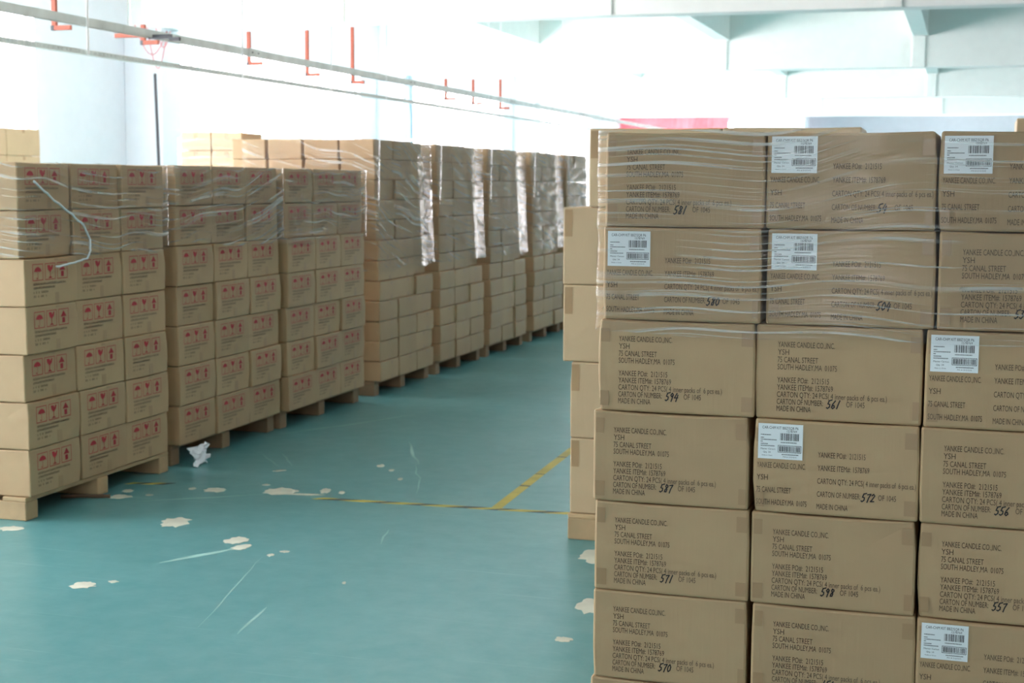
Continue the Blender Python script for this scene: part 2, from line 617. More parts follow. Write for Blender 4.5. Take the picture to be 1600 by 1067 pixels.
def sticker_print():
    bm = bmesh.new()
    r = random.Random(3)
    P = UNIT
    X = lambda px: LBU + px * P
    Yv = lambda py: LBV + LBH - py * P
    put_text(bm, 'CAR-CHM KIT BBZ/SQR P6', X(6), Yv(8), 4.2 * P, 54 * P)
    put_text(bm, '1578769', X(43), Yv(12.4), 3.4 * P, 15 * P)
    # barcodes
    for x0, x1, y0, y1 in ((33, 61, 14, 25), (32, 63, 34, 42)):
        x = x0
        while x < x1:
            wb = r.choice((0.45, 0.45, 0.9, 1.3))
            rect(bm, X(x), X(min(x1, x + wb)), Yv(y1), Yv(y0))
            x += wb + r.choice((0.5, 0.5, 0.9))
    frame_rect(bm, X(30), X(65), Yv(43.5), Yv(32.5), 0.7 * P)
    # fine print too small to read: rows of tiny dashes
    for x0, x1, py in ((4, 19, 16.5), (4, 9, 21), (4, 28, 24), (4, 7, 27), (4, 15, 30.5), (4, 25, 33.5),
                       (34, 58, 27.5), (36, 61, 46)):
        x = x0
        while x < x1:
            wb = r.uniform(0.7, 1.4)
            rect(bm, X(x), X(min(x1, x + wb)), Yv(py + 1.3), Yv(py))
            x += wb + 0.45
    put_text(bm, 'Master Carton', X(4), Yv(40), 2.4 * P, 22 * P)
    put_text(bm, 'Qty. 24', X(8), Yv(45), 2.4 * P, 11 * P)
    put_text(bm, 'Made in China', X(6), Yv(49.5), 1.6 * P, 16 * P)
    put_text(bm, 'PO # 2121515', X(38), Yv(51), 1.8 * P, 20 * P)
    return tomesh('label_print', onto(bm, '-y', CW, CD, 0.0009 + 0.0006), 'black')

# hand-written digits as pen strokes in a 1 x 1.6 cell
STROKES = {
    '0': [[(.5, 1.5), (.15, 1.1), (.1, .5), (.4, .05), (.8, .35), (.85, 1.0), (.5, 1.5)]],
    '1': [[(.65, 1.55), (.45, .8), (.3, .0)]],
    '2': [[(.1, 1.2), (.45, 1.5), (.8, 1.2), (.4, .5), (.05, .1), (.9, .15)]],
    '3': [[(.15, 1.45), (.8, 1.4), (.4, .9), (.8, .5), (.4, .02), (.0, .2)]],
    '4': [[(.5, 1.5), (.05, .6), (.95, .65)], [(.8, 1.2), (.6, -.1)]],
    '5': [[(.3, 1.45), (.15, .85), (.65, .75), (.7, .3), (.3, .0), (.0, .15)], [(.3, 1.45), (.95, 1.6)]],
    '6': [[(.7, 1.5), (.2, .8), (.1, .25), (.45, .0), (.8, .3), (.55, .65), (.15, .4)]],
    '7': [[(.1, 1.35), (.9, 1.5), (.55, .7), (.4, -.1)]],
    '8': [[(.75, 1.35), (.35, 1.5), (.25, 1.15), (.7, .6), (.6, .1), (.2, .1), (.25, .5), (.8, 1.1), (.75, 1.35)]],
    '9': [[(.75, 1.2), (.4, 1.5), (.1, 1.1), (.4, .8), (.75, 1.2), (.6, .5), (.5, -.1)]],
}
def handwriting(num, u, v, h):
    bm = bmesh.new()
    sx = h * 0.46
    t = h * 0.07
    for i, ch in enumerate(num):
        for st in STROKES[ch]:
            pts = [Vector((u + i * sx * 1.12 + (x + 0.28 * y) * sx, v + y / 1.6 * h, 0)) for x, y in st]
            for p, q in zip(pts, pts[1:]):
                d = (q - p).normalized()
                n = Vector((-d.y, d.x, 0)) * t
                e = d * t * 0.6
                bm.faces.new([bm.verts.new(c) for c in (p - e - n, q + e - n, q + e + n, p - e + n)])
    return tomesh('handwritten_number', onto(bm, '-y', CW, CD, 0.0012), 'marker')

def tape_front(seed):
    """tape tabs folded round the left and right edges of the -y face, one mesh each"""
    r = random.Random(seed)
    out = []
    for s in (-1, 1):
        for z in (0.012, CH - 0.052):
            if r.random() < 0.85 or (s > 0 and z < 0.1):
                wq = r.uniform(0.012, 0.026)
                hq = r.uniform(0.03, 0.042)
                u0, u1 = (-CW / 2 + 0.006, -CW / 2 + 0.006 + wq) if s < 0 else (CW / 2 - 0.006 - wq, CW / 2 - 0.006)
                out.append(tomesh('packing_tape', onto(boxes((u0, u1, z, z + hq, -0.0004, 0.0002)), '-y', CW, CD, 0.0006), 'tape'))
    return out

FV = variants('carton', CW, CD, CH)
PA, PB, STK, STP = print_a(), print_b(), sticker(), sticker_print()
TF = [tape_front(i) for i in range(4)]

def front_carton(x, y, z, kind, num, label, i, rz=0.0):
    o = obj('carton', FV[i % 4], loc=(x, y, z), rz=rz)
    tag(o, label, 'carton', 'address-printed cartons of the front stack')
    for tp in TF[(i * 7 + 1) % 4]:
        obj('packing_tape', tp, parent=o)
    if kind == 'A':
        obj('printed_address', PA, parent=o)
        if num:
            obj('handwritten_number', handwriting(num, -CW / 2 + 107 * UNIT, CH - 124 * UNIT, 13 * UNIT), parent=o)
    else:
        obj('printed_address', PB[0], parent=o)
        obj('printed_order_details', PB[1], parent=o)
        s = obj('shipping_label', STK, parent=o)
        s['label'] = 'white barcode shipping label'
        obj('label_print', STP, parent=s)
        if num:
            obj('handwritten_number', handwriting(num, -CW / 2 + 162 * UNIT, CH - 118 * UNIT, 13 * UNIT), parent=o)
    return o

def pallet(name_label, x0, x1, y0, y1, h=0.105, mt='wood'):
    """stringers run across (x), deck boards on top run along y"""
    p = empty('pallet', ((x0 + x1) / 2, (y0 + y1) / 2, 0))
    tag(p, name_label, 'pallet', 'wooden pallets under the carton stacks')
    cx, cy = (x0 + x1) / 2, (y0 + y1) / 2
    dk = 0.02
    for y in (y0 + 0.045, cy, y1 - 0.045):
        bm = bevelled(boxes((x0 - cx, x1 - cx, y - cy - 0.045, y - cy + 0.045, 0, h - dk)), 0.004)
        obj('stringer', bm, mt, p)
    n = 7
    wv = (x1 - x0) / (n + (n - 1) * 0.35)
    me = tomesh('deck_board', bevelled(boxes((-wv / 2, wv / 2, y0 - cy, y1 - cy, 0, dk)), 0.003), mt)
    for k in range(n):
        obj('deck_board', me, None, p, (x0 - cx + wv / 2 + k * wv * 1.35, 0, h - dk))
    return p

ORD = ['top', 'second', 'third', 'fourth', 'fifth', 'sixth', 'seventh', 'eighth', 'ninth', 'tenth', 'eleventh', 'bottom']

# --- front right stack: 3 columns, 7 rows; row tops from z = 1.62
FY = 3.27
pallet('wooden pallet under the front stack of address-printed cartons', -0.82, 0.32, FY, FY + 1.2, 0.135)
ROWX = [-0.789, -0.791, -0.803, -0.812, -0.806, -0.808, -0.812]
KIND = [('A', '581'), ('B', '54'), ('B', None), ('B', '580'), ('B', '504'), ('A', '53'),
        ('A', '594'), ('A', '561'), ('B', None), ('A', '587'), ('B', '572'), ('A', '556'),
        ('A', '571'), ('A', '598'), ('A', '557'), ('A', '570'), ('A', '154'), ('B', None),
        ('A', None), ('A', None), ('A', None)]
COLN = ['left', 'middle', 'right']
for r in range(7):
    z = 0.137 + (6 - r) * CH
    for c in range(3):
        k, num = KIND[r * 3 + c]
        x = ROWX[r] + CW / 2 + c * (CW + 0.004) + rnd.uniform(-0.002, 0.002) + (0.006 * (r % 2) if c else 0)
        if num and len(num) == 3:
            lab = 'address-printed carton hand-numbered %s, %s row, %s column of the front stack' % (num, ORD[r] if r < 6 else 'lowest', COLN[c])
        elif k == 'B':
            lab = 'carton with white barcode label, %s row, %s column of the front stack' % (ORD[r], COLN[c])
        else:
            lab = 'address-printed carton, %s row, %s column of the front stack' % (ORD[r] if r < 6 else 'lowest', COLN[c])
        front_carton(x, FY + CD / 2 + rnd.uniform(0, 0.008), z, k, num, lab, r * 3 + c, math.radians(rnd.uniform(-0.35, 0.35)))

# --- plain stack behind it
BY = 5.94
pallet('pale wooden pallet under the plain stack behind the front stack', -1.58, -0.42, BY, BY + 1.1, 0.112)
BV = variants('plain_carton', 0.545, 0.42, 0.322, 'kraft_pale')
bx_tape = tomesh('packing_tape', onto(boxes((-0.2725 + 0.006, -0.2725 + 0.04, 0.2, 0.312, 0, 0.0003)), '-y', 0.545, 0.42, 0.0006), 'tape')
bx = [-1.505, -1.613, -1.61, -1.575, -1.573]
for r in range(5):
    for c in range(2):
        z = 0.114 + (4 - r) * 0.3235
        o = obj('plain_carton', BV[(r + c) % 4], loc=(bx[r] + 0.2725 + c * 0.549, BY + 0.21 + rnd.uniform(0, 0.006), z), rz=math.radians(rnd.uniform(-0.4, 0.4)))
        tag(o, 'plain pale carton, %s row, %s column of the stack behind the front stack' % (['top', 'second', 'third', 'fourth', 'bottom'][r], ['left', 'right'][c]), 'carton', 'plain cartons behind the front stack')
        obj('packing_tape', bx_tape, parent=o)

# --- left row: three stacks of cartons with red handling symbols on the aisle (+x) face
SX, SY, SH = 0.36, 0.392, 0.2095
LXF = -3.92
def symbols():
    bm = bmesh.new()
    v0, v1 = 0.112, 0.186
    for k in range(3):
        u0 = -0.142 + k * 0.092
        u1 = u0 + 0.078
        frame_rect(bm, u0, u1, v0, v1, 0.0032)
        c = (u0 + u1) / 2
        if k == 0:      # umbrella
            n = 12
            dome = [(c + 0.026 * math.cos(math.pi * t / n), 0.150 + 0.022 * math.sin(math.pi * t / n)) for t in range(n + 1)]
            dome += [(c - 0.017, 0.153), (c - 0.009, 0.149), (c, 0.153), (c + 0.009, 0.149), (c + 0.017, 0.153)]
            poly(bm, dome)
            rect(bm, c - 0.0013, c + 0.0013, 0.122, 0.151)
            rect(bm, c - 0.011, c + 0.0013, 0.119, 0.1225)
            rect(bm, c - 0.011, c - 0.008, 0.1225, 0.127)
            rect(bm, c - 0.001, c + 0.001, 0.172, 0.177)
        elif k == 1:    # broken glass
            poly(bm, [(c - 0.022, 0.177), (c - 0.017, 0.159), (c - 0.004, 0.148), (c + 0.004, 0.148), (c + 0.017, 0.159),
                      (c + 0.022, 0.177), (c + 0.012, 0.177), (c + 0.006, 0.166), (c + 0.002, 0.172), (c - 0.002, 0.177)])
            rect(bm, c - 0.0022, c + 0.0022, 0.126, 0.149)
            poly(bm, [(c - 0.017, 0.119), (c + 0.017, 0.119), (c + 0.004, 0.126), (c - 0.004, 0.126)])
        else:           # this way up
            poly(bm, [(c - 0.023, 0.150), (c + 0.023, 0.150), (c, 0.178)])
            rect(bm, c - 0.011, c + 0.011, 0.122, 0.146)
    return tomesh('handling_symbols', onto(bm, '+x', SX, SY), 'red')

def small_print():
    """weathered small printing under the symbols, too faint to read"""
    bm = bmesh.new()
    r = random.Random(5)
    for v, u1 in ((0.092, 0.105), (0.075, 0.015), (0.056, -0.035), (0.038, -0.035)):
        u = -0.138
        while u < u1:
            wq = r.uniform(0.004, 0.008)
            hq = r.uniform(0.007, 0.0095)
            frame_rect(bm, u, u + wq, v, v + hq, 0.0016)
            u += wq + (0.0025 if v > 0.07 else r.choice((0.003, 0.014)))
    return tomesh('small_print', onto(bm, '+x', SX, SY), 'ink')

def tape_side(u, seed):
    r = random.Random(seed)
    w_ = r.uniform(0.026, 0.034)
    return [tomesh('packing_tape', onto(boxes(q), '+x', SX, SY, 0.0005), 'tape') for q in
            ((u, u + w_, 0.006, r.uniform(0.045, 0.06), -0.0003, 0.0002), (u, u + w_, SH - r.uniform(0.012, 0.018), SH - 0.005, -0.0003, 0.0002))]
SV = variants('symbol_carton', SX, SY, SH)
SYM, SPR = symbols(), small_print()
TS = [tape_side(0.0 + 0.008 * k, k) for k in range(4)]
STACKN = ['nearest', 'second', 'third']
for s, (ya, zb, dx) in enumerate(((5.49, 0.107, 0.0), (6.82, 0.112, -0.01), (8.09, 0.112, 0.005))):
    pallet('wooden pallet under the %s stack of red-symbol cartons' % STACKN[s], -5.04 + dx, LXF - (0.02, 0.06, 0.06)[s] + dx, ya - 0.005, ya + 1.215, zb - 0.002, 'wood' if s == 0 else 'wood_shaded')
    for r in range(7):
        z = zb + (6 - r) * (SH + 0.0015)
        sh = rnd.uniform(-0.012, 0.012)
        for c in range(3):
            inset = -0.012 * (r < 2) + rnd.uniform(-0.014, 0.004)
            y = ya + 0.2 + c * 0.402 + sh * (c > 0) * 0.4 + rnd.uniform(-0.003, 0.003)
            o = obj('symbol_carton', SV[rnd.randrange(4)], loc=(LXF - SX / 2 + inset + dx, y, z), rz=math.radians(rnd.uniform(-0.5, 0.5)))
            tag(o, 'red-symbol carton, %s row, %s column of the %s symbol stack' % (ORD[r] if r < 6 else 'bottom', COLN[c], STACKN[s]), 'carton', 'red-symbol cartons along the aisle')
            obj('handling_symbols', SYM, parent=o)
            obj('small_print', SPR, parent=o)
            for tp in TS[rnd.randrange(4)]:
                obj('packing_tape', tp, parent=o)

# --- five tall stacks of small plain cartons further down the aisle
TX, TY, TH = 0.262, 0.352, 0.1405
TV = variants('small_carton', TX, TY, TH)
def tape_tall(seed):
    u = random.Random(seed).uniform(-0.03, 0.03)
    return [tomesh('packing_tape', onto(boxes((u, u + 0.03, z0, z0 + 0.028, -0.0003, 0.0002)), '+x', TX, TY, 0.0005), 'tape') for z0 in (0.006, TH - 0.034)]
TT = [tape_tall(k) for k in range(3)]
TALLN = ['nearest', 'second', 'third', 'fourth', 'farthest']
TALL = [(9.57, 4), (10.83, 1), (12.10, 1), (13.43, 1), (14.68, 1)]
for s, (ya, nx) in enumerate(TALL):
    pallet('wooden pallet under the %s tall stack of small cartons' % TALLN[s], -5.0, LXF - 0.05, ya, ya + 1.1, 0.104, 'wood_shaded')
    for r in range(12):
        z = 0.106 + (11 - r) * (TH + 0.0015)
        rec = 0.0 if r > 7 else 0.010 * (8 - r) * 0.7      # upper rows drawn in by the film
        sh = rnd.uniform(-0.012, 0.012)
        for c in range(3):
            for q in range(nx):
                if q and c:
                    continue
                x = LXF - TX / 2 - rec - q * (TX + 0.02) + rnd.uniform(-0.016, 0.003) * (q == 0) - 0.045 * (c == 2 and r < 7)
                y = ya + TY / 2 + 0.01 + rec * 0.9 + c * 0.3615 - 0.012 + sh * 0.3 + rnd.uniform(-0.002, 0.002)
                o = obj('small_carton', TV[rnd.randrange(4)], loc=(x, y, z), rz=math.radians(rnd.uniform(-0.4, 0.4)))
                if q == 0:
                    lab = 'small plain carton, %s row, %s column of the %s tall stack' % (ORD[r], COLN[c], TALLN[s])
                else:
                    lab = 'small plain carton, %s row, %s place from the aisle, end of %s tall stack' % (ORD[r], ['', 'second', 'third', 'fourth'][q], TALLN[s])
                tag(o, lab, 'carton', 'small plain cartons of the tall stacks')
                if q == 0:
                    for tp in TT[rnd.randrange(3)]:
                        obj('packing_tape', tp, parent=o)

# --- unseen large cartons added to stop window light leaking through the gaps
def back_cartons(x0, x1, ya, yb, z0, z1, where, ends, name='light_block_carton'):
    wy = 0.37
    hz = (z1 - z0) / 4
    V = variants(name, x1 - x0, wy, hz - 0.0015, 'kraft', 2)
    for r in range(4):
        for k in ends:
            o = obj(name, V[(r + k) % 2], loc=((x0 + x1) / 2, (ya + wy / 2, yb - wy / 2)[k], z0 + (3 - r) * hz))
            tag(o, 'added light-blocking carton, %s row, %s end, on the window side of the %s' % (['top', 'second', 'third', 'bottom'][r], ['near', 'far'][k], where), 'carton', 'added light-blocking cartons on the window side of the stacks')
            obj('packing_tape', onto(boxes((-0.03, 0.03, hz - 0.06, hz - 0.012, 0, 0.0003)), '-y', x1 - x0, wy, 0.0006), 'tape', o)
for s, (ya, zb, dx) in enumerate(((5.49, 0.107, 0.0), (6.82, 0.112, -0.01), (8.09, 0.112, 0.005))):
    back_cartons(-5.02 + dx, -4.335 + dx, ya + 0.006, ya + 1.205, zb, zb + 7 * (SH + 0.0015), STACKN[s] + ' symbol stack', (0, 1))
for s, (ya, nx) in enumerate(TALL):
    back_cartons(-4.98, -4.31, ya + 0.065, ya + 1.085, 0.106, 0.106 + 12 * (TH + 0.0015), TALLN[s] + ' tall stack', (1,) if nx == 4 else (0, 1))

V7 = variants('light_block_carton', 0.545, 0.62, 0.3685, 'kraft', 2)  # unseen cartons added to stop far light leaking between the front columns
for r in range(4):
    for c in range(2):
        o = obj('light_block_carton', V7[(r + c) % 2], loc=(-0.535 + c * 0.555, FY + 0.75, 0.137 + (3 - r) * 0.37))
        tag(o, 'added light-blocking carton, %s row, %s column, at the rear of the front stack' % (['top', 'second', 'third', 'bottom'][r], ['left', 'right'][c]), 'carton', 'added light-blocking cartons at the rear of the front stack')
        obj('packing_tape', onto(boxes((-0.03, 0.03, 0.3, 0.357, 0, 0.0003)), '-y', 0.545, 0.62, 0.0006), 'tape', o)

# --- pale stacks standing nearer the windows, seen over the left row
def far_stack(x0, y, ncol, nrow, wq, hq, label, grp, seed):
    V = variants('pale_carton', wq - 0.006, 0.36, hq - 0.002, 'kraft_pale', 2)
    pallet('wooden pallet under the ' + label, x0, x0 + max(0.8, ncol * wq), y, y + 0.8, 0.104)
    for r in range(nrow):
        for c in range(ncol):
            o = obj('pale_carton', V[(r + c) % 2], loc=(x0 + wq / 2 + c * wq, y + 0.19, 0.106 + (nrow - 1 - r) * hq))
            tag(o, 'pale carton, %s row, %s column of the %s' % (ORD[r] if r < nrow - 1 else 'bottom', ['left', 'middle', 'right'][c] if ncol > 2 else ['left', 'right'][c], label), 'carton', grp)
            bm = boxes((-0.02, 0.02, hq * 0.62, hq - 0.01, 0, 0.0003))
            obj('packing_tape', onto(bm, '-y', wq - 0.006, 0.36, 0.0006), 'tape', o)
far_stack(-6.30, 11.0, 2, 12, 0.285, 0.1505, 'pale wrapped stack before the white column', 'pale cartons before the column', 1)
V8 = variants('pale_carton', 0.34, 0.55, 0.273, 'kraft_pale', 2)
pallet('wooden pallet under the pale stack against the leftmost window', WX + 0.02, -9.2, 11.9, 13.24, 0.104)
for r in range(7):
    for c in range(2):
        o = obj('pale_carton', V8[(r + c) % 2], loc=(-9.372, 12.395 + c * 0.556, 0.106 + (6 - r) * 0.275))
        tag(o, 'pale carton, %s row, %s column of the stack against the leftmost window' % (ORD[r] if r < 6 else 'bottom', ['left', 'right'][c]), 'carton', 'pale cartons against the leftmost window')
        obj('packing_tape', onto(boxes((-0.02, 0.02, 0.23, 0.267, 0, 0.0003)), '+x', 0.34, 0.55, 0.0006), 'tape', o)

# ------------------------------------------------------------------ stretch film
def film(label, path, z0, z1, seed, low=0.03, amp=0.004, lean=0.0, vs=1.0, slope=0.0):
    """sheet following path (list of xy), from z0 to z1; creased and with a ragged lower edge"""
    pts = [Vector((p[0], p[1], 0)) for p in path]
    seg = [(b - a).length for a, b in zip(pts, pts[1:])]
    tot = sum(seg)
    nu = int(tot / 0.016)
    nv = int((z1 - z0) / 0.014)
    bm = bmesh.new()
    uvl = bm.loops.layers.uv.new('uv')
    grid = []
    def at(s):
        for k, L_ in enumerate(seg):
            if s <= L_ or k == len(seg) - 1:
                d = (pts[k + 1] - pts[k]) / L_
                return pts[k] + d * s, Vector((d.y, -d.x, 0))
            s -= L_
    for i in range(nu + 1):
        s = tot * i / nu
        p0, n0 = at(max(0, s - 0.012))
        p1, n1 = at(min(tot, s + 0.012))
        p = (p0 + p1) / 2
        n = (n0 + n1).normalized()
        colv = []
        for j in range(nv + 1):
            t = j / nv
            zl = z0 + low * noise.noise(Vector((s * 2.2, seed * 3.1, 0)))
            z = zl + (z1 - zl) * t
            h = noise.noise(Vector((s * 3 + seed * 17, z * 26 + s * 2.5 * math.sin(seed), seed))) * amp
            h += abs(noise.noise(Vector((s * 1.5 + seed * 5, z * 60 + s * 4, 4 + seed)))) * amp * 0.7
            q = p + n * (h + amp - lean * t)
            colv.append((bm.verts.new((q.x, q.y, z)), (s, z)))
        grid.append(colv)
    for A, B in zip(grid, grid[1:]):
        for j in range(nv):
            quad = (A[j], B[j], B[j + 1], A[j + 1])
            f = bm.faces.new([q[0] for q in quad])
            f.smooth = True
            for lp, q in zip(f.loops, quad):
                lp[uvl].uv = (q[1][0] + seed * 3.7, (q[1][1] + slope * q[1][0]) * vs)
    me = bpy.data.meshes.new('stretch_film')
    bm.to_mesh(me)
    bm.free()
    me.materials.append(M['film'])
    o = obj('stretch_film', me)
    return tag(o, label, 'plastic film', 'clear stretch film round the stacks')

e = 0.007
# front stack: the two upper rows and a strip of the third
film('clear stretch film round the top rows of the address-printed front stack',
     [(-0.80 - e, FY + 0.4), (-0.80 - e, FY - e), (0.312, FY - e), (0.312, FY + 0.4)], 1.168, 1.622, 1, 0.02, 0.003)
for s, (ya, zl) in enumerate(((5.49, 1.17), (6.82, 1.17), (8.09, 1.15))):
    xf = LXF + 0.012
    film('clear creased stretch film round the upper rows of the %s symbol stack' % STACKN[s],
         [(-4.9, ya - e), (xf, ya - e), (xf, ya + 1.205 + e), (-4.4, ya + 1.205 + e)], zl, 0.11 + 7 * (SH + 0.0015) - 0.002, 2 + s, 0.05, 0.004, 0.0, 0.62, (0.12, -0.16, 0.05)[s])
for s, (ya, nx) in enumerate(TALL):
    xf = LXF + 0.008
    film('clear stretch film round the upper half of the %s tall stack' % TALLN[s],
         [(-5.0, ya - 0.016), (xf, ya - 0.016), (xf, ya + 0.80), (xf - 0.038, ya + 1.185), (-4.3, ya + 1.195)], 0.88, 1.80, 8 + s, 0.05, 0.005, 0.05, 0.5, (0.3, 0.25, 0.2, 0.28, 0.2)[s])
film('hazy stretch film round the pale stack before the white column',
     [(-6.315, 11.3), (-6.315, 10.985), (-5.715, 10.985), (-5.715, 11.3)], 1.35, 1.87, 15, 0.03, 0.005)

# torn end of the film hanging as a twisted rope across the nearest symbol stack
bm = bmesh.new()
rope = [(LXF + 0.03, 5.54, 1.50), (LXF + 0.03, 5.66, 1.43), (LXF + 0.03, 5.80, 1.36), (LXF + 0.03, 5.91, 1.30),
        (LXF + 0.03, 5.955, 1.24), (LXF + 0.03, 5.96, 1.18), (LXF + 0.03, 5.93, 1.145), (LXF + 0.03, 5.80, 1.13), (LXF + 0.03, 5.66, 1.115)]
fine = []
for a, b_ in zip(rope, rope[1:]):
    for k in range(5):
        t = k / 5
        fine.append(tuple(Vector(a).lerp(Vector(b_), t) + Vector((0, noise.noise(Vector((len(fine) * .6, 1, 2))) * .006, noise.noise(Vector((len(fine) * .6, 7, 2))) * .006))))
tube(bm, fine, 0.005, 6)
o = obj('film_tail', tomesh('film_tail', bm, None, True))
o.data.materials.append(M['rope'])
tag(o, 'twisted tail of stretch film drooping across the nearest symbol stack', 'plastic film')

# ------------------------------------------------------------------ floor details
def floor_patch(name, x, y, lx, ly, ang, seed, mt, z=0.0008, n=26, rough=0.5):
    r = random.Random(seed)
    pts = []
    for k in range(n):
        a = 2 * math.pi * k / n
        q = 1 - rough * (0.55 * abs(noise.noise(Vector((math.cos(a) * 1.3, math.sin(a) * 1.3, seed * 1.7)))) * 2 + 0.45 * r.random())
        pts.append((math.cos(a) * lx / 2 * q, math.sin(a) * ly / 2 * q))
    bm = bmesh.new()
    lo = [bm.verts.new((px, py, -z)) for px, py in pts]
    hi = [bm.verts.new((px, py, 0)) for px, py in pts]
    bm.faces.new(hi)
    for k in range(n):
        bm.faces.new((lo[k], lo[(k + 1) % n], hi[(k + 1) % n], hi[k]))
    return obj(name, bm, mt, floor, (x, y, z), ang)
CH_ = [(-3.31, 5.68, .15, .23, 0.3), (-2.90, 5.47, .12, .15, 0.2), (-2.82, 5.37, .085, .12, -0.3), (-3.11, 4.66, .12, .12, 0.1),
       (-3.03, 4.74, .055, .04, 0.0), (-3.16, 6.43, .20, .20, 0.3), (-3.02, 6.40, .26, .05, 0.25), (-3.48, 6.35, .14, .13, 0.3),
       (-3.92, 5.35, .13, .11, 0.3), (-3.83, 6.07, .13, .12, 0.3), (-3.87, 6.20, .07, .09, 0.2), (-1.40, 5.69, .17, .30, 0.1),
       (-1.23, 5.01, .14, .26, 0.0), (-1.23, 4.59, .075, .07, 0.2), (-2.62, 5.36, .05, .045, 0.2), (-2.65, 5.29, .035, .06, 0.2),
       (-2.96, 6.51, .07, .15, 0.3), (-2.87, 6.50, .04, .10, 0.3), (-2.95, 7.2, .05, .1, 0.3), (-2.85, 7.1, .04, .07, 0.2),
       (-2.3, 9.1, .05, .25, 1.3), (-1.9, 7.9, .03, .12, 1.2), (-3.6, 6.35, .05, .07, 0.3), (-3.3, 6.55, .05, .05, 0.1),
       (-3.72, 6.15, .05, .04, 0.4), (-3.4, 6.9, .10, .05, 0.9), (-2.2, 5.0, .02, .05, 0.4), (-2.72, 6.9, .03, .08, 0.2)]
for i, (x, y, a, b_, an) in enumerate(CH_):
    floor_patch('paint_chip', x, y, a, b_, an, 40 + i, 'chip')

def streak(pts, w_, mt='scuff', name='scuff_mark'):
    bm = bmesh.new()
    P = [Vector((p[0], p[1], 0)) for p in pts]
    L_, R_ = [], []
    for i, p in enumerate(P):
        d = (P[min(i + 1, len(P) - 1)] - P[max(i - 1, 0)]).normalized()
        n = Vector((-d.y, d.x, 0))
        t = math.sin(math.pi * (0.08 + 0.84 * i / max(1, len(P) - 1)))
        L_.append(bm.verts.new(p + n * w_ * t / 2 + Vector((0, 0, 0.0004))))
        R_.append(bm.verts.new(p - n * w_ * t / 2 + Vector((0, 0, 0.0004))))
    for i in range(len(P) - 1):
        bm.faces.new((L_[i], R_[i], R_[i + 1], L_[i + 1]))
    return obj(name, bm, mt, floor)
def lerp_pts(a, b_, n=8, wob=0.01, seed=0):
    r = random.Random(seed)
    return [(a[0] + (b_[0] - a[0]) * k / n + r.uniform(-wob, wob), a[1] + (b_[1] - a[1]) * k / n + r.uniform(-wob, wob)) for k in range(n + 1)]
streak(lerp_pts((-3.01, 5.04), (-2.83, 5.35), 8, 0.004, 1), 0.035)
streak(lerp_pts((-2.67, 5.25), (-2.44, 4.33), 10, 0.003, 2), 0.006)
streak(lerp_pts((-3.07, 7.94), (-2.78, 7.3), 6, 0.012, 3), 0.016)
streak(lerp_pts((-2.78, 7.3), (-2.51, 6.61), 6, 0.012, 4), 0.010)
streak(lerp_pts((-3.7, 6.0), (-3.2, 6.35), 8, 0.006, 5), 0.022)
streak(lerp_pts((-2.3, 5.6), (-2.36, 5.85), 4, 0.006, 6), 0.010)
streak(lerp_pts((-2.33, 4.62), (-2.28, 4.3), 6, 0.003, 7), 0.012)
streak(lerp_pts((-3.9, 7.9), (-3.4, 8.9), 6, 0.01, 8), 0.03)
streak(lerp_pts((-3.7, 7.3), (-3.45, 7.0), 6, 0.005, 9), 0.01)
streak(lerp_pts((-3.6, 7.35), (-3.4, 7.05), 6, 0.005, 10), 0.01)

# hazard tape on the floor: one strip across the aisle, one running away
def hazard_tape(label, a, b_, w_, seed, worn):
    r = random.Random(seed)
    A, B = Vector(a + (0,)), Vector(b_ + (0,))
    d = B - A
    L_ = d.length
    d.normalize()
    n = Vector((-d.y, d.x, 0))
    def strip(bm, s0, s1, sk, z=0.0007):
        c = []
        for s, t in ((s0, -1), (s1, -1), (s1, 1), (s0, 1)):
            s_ = min(max(s + sk * t, 0), L_)
            c.append(d * s_ + n * t * w_ / 2 + Vector((0, 0, z)))
        lo = [bm.verts.new(q - Vector((0, 0, z))) for q in c]
        hi = [bm.verts.new(q) for q in c]
        bm.faces.new(hi)
        for k in range(4):
            bm.faces.new((lo[k], lo[(k + 1) % 4], hi[(k + 1) % 4], hi[k]))
    y_, k_ = bmesh.new(), bmesh.new()
    s = 0.0
    while s < L_ - 0.02:
        st = min(worn[0] * r.uniform(0.7, 1.3), L_ - s)
        strip(y_, s, s + st, worn[2])
        s += st
        st = min(worn[1] * r.uniform(0.7, 1.3), max(L_ - s, 0))
        if st > 0.01:
            strip(k_, s, s + st, worn[2])
        s += st
    o = obj('floor_tape', y_, 'yellow', None, A)
    obj('black_stripe', k_, 'blacktape', o)
    return tag(o, label, 'floor tape', 'hazard tape on the floor')
hazard_tape('worn yellow and black floor tape lying across the aisle', (-2.95, 6.34), (-1.58, 6.42), 0.045, 1, (0.11, 0.09, 0.05))
hazard_tape('yellow floor tape running away towards the plain stack', (-2.05, 6.42), (-2.11, 8.05), 0.05, 2, (0.40, 0.02, 0.0))
hazard_tape('short torn scrap of hazard tape beside the nearest pallet', (-3.98, 6.36), (-3.74, 6.42), 0.045, 3, (0.07, 0.05, 0.03))

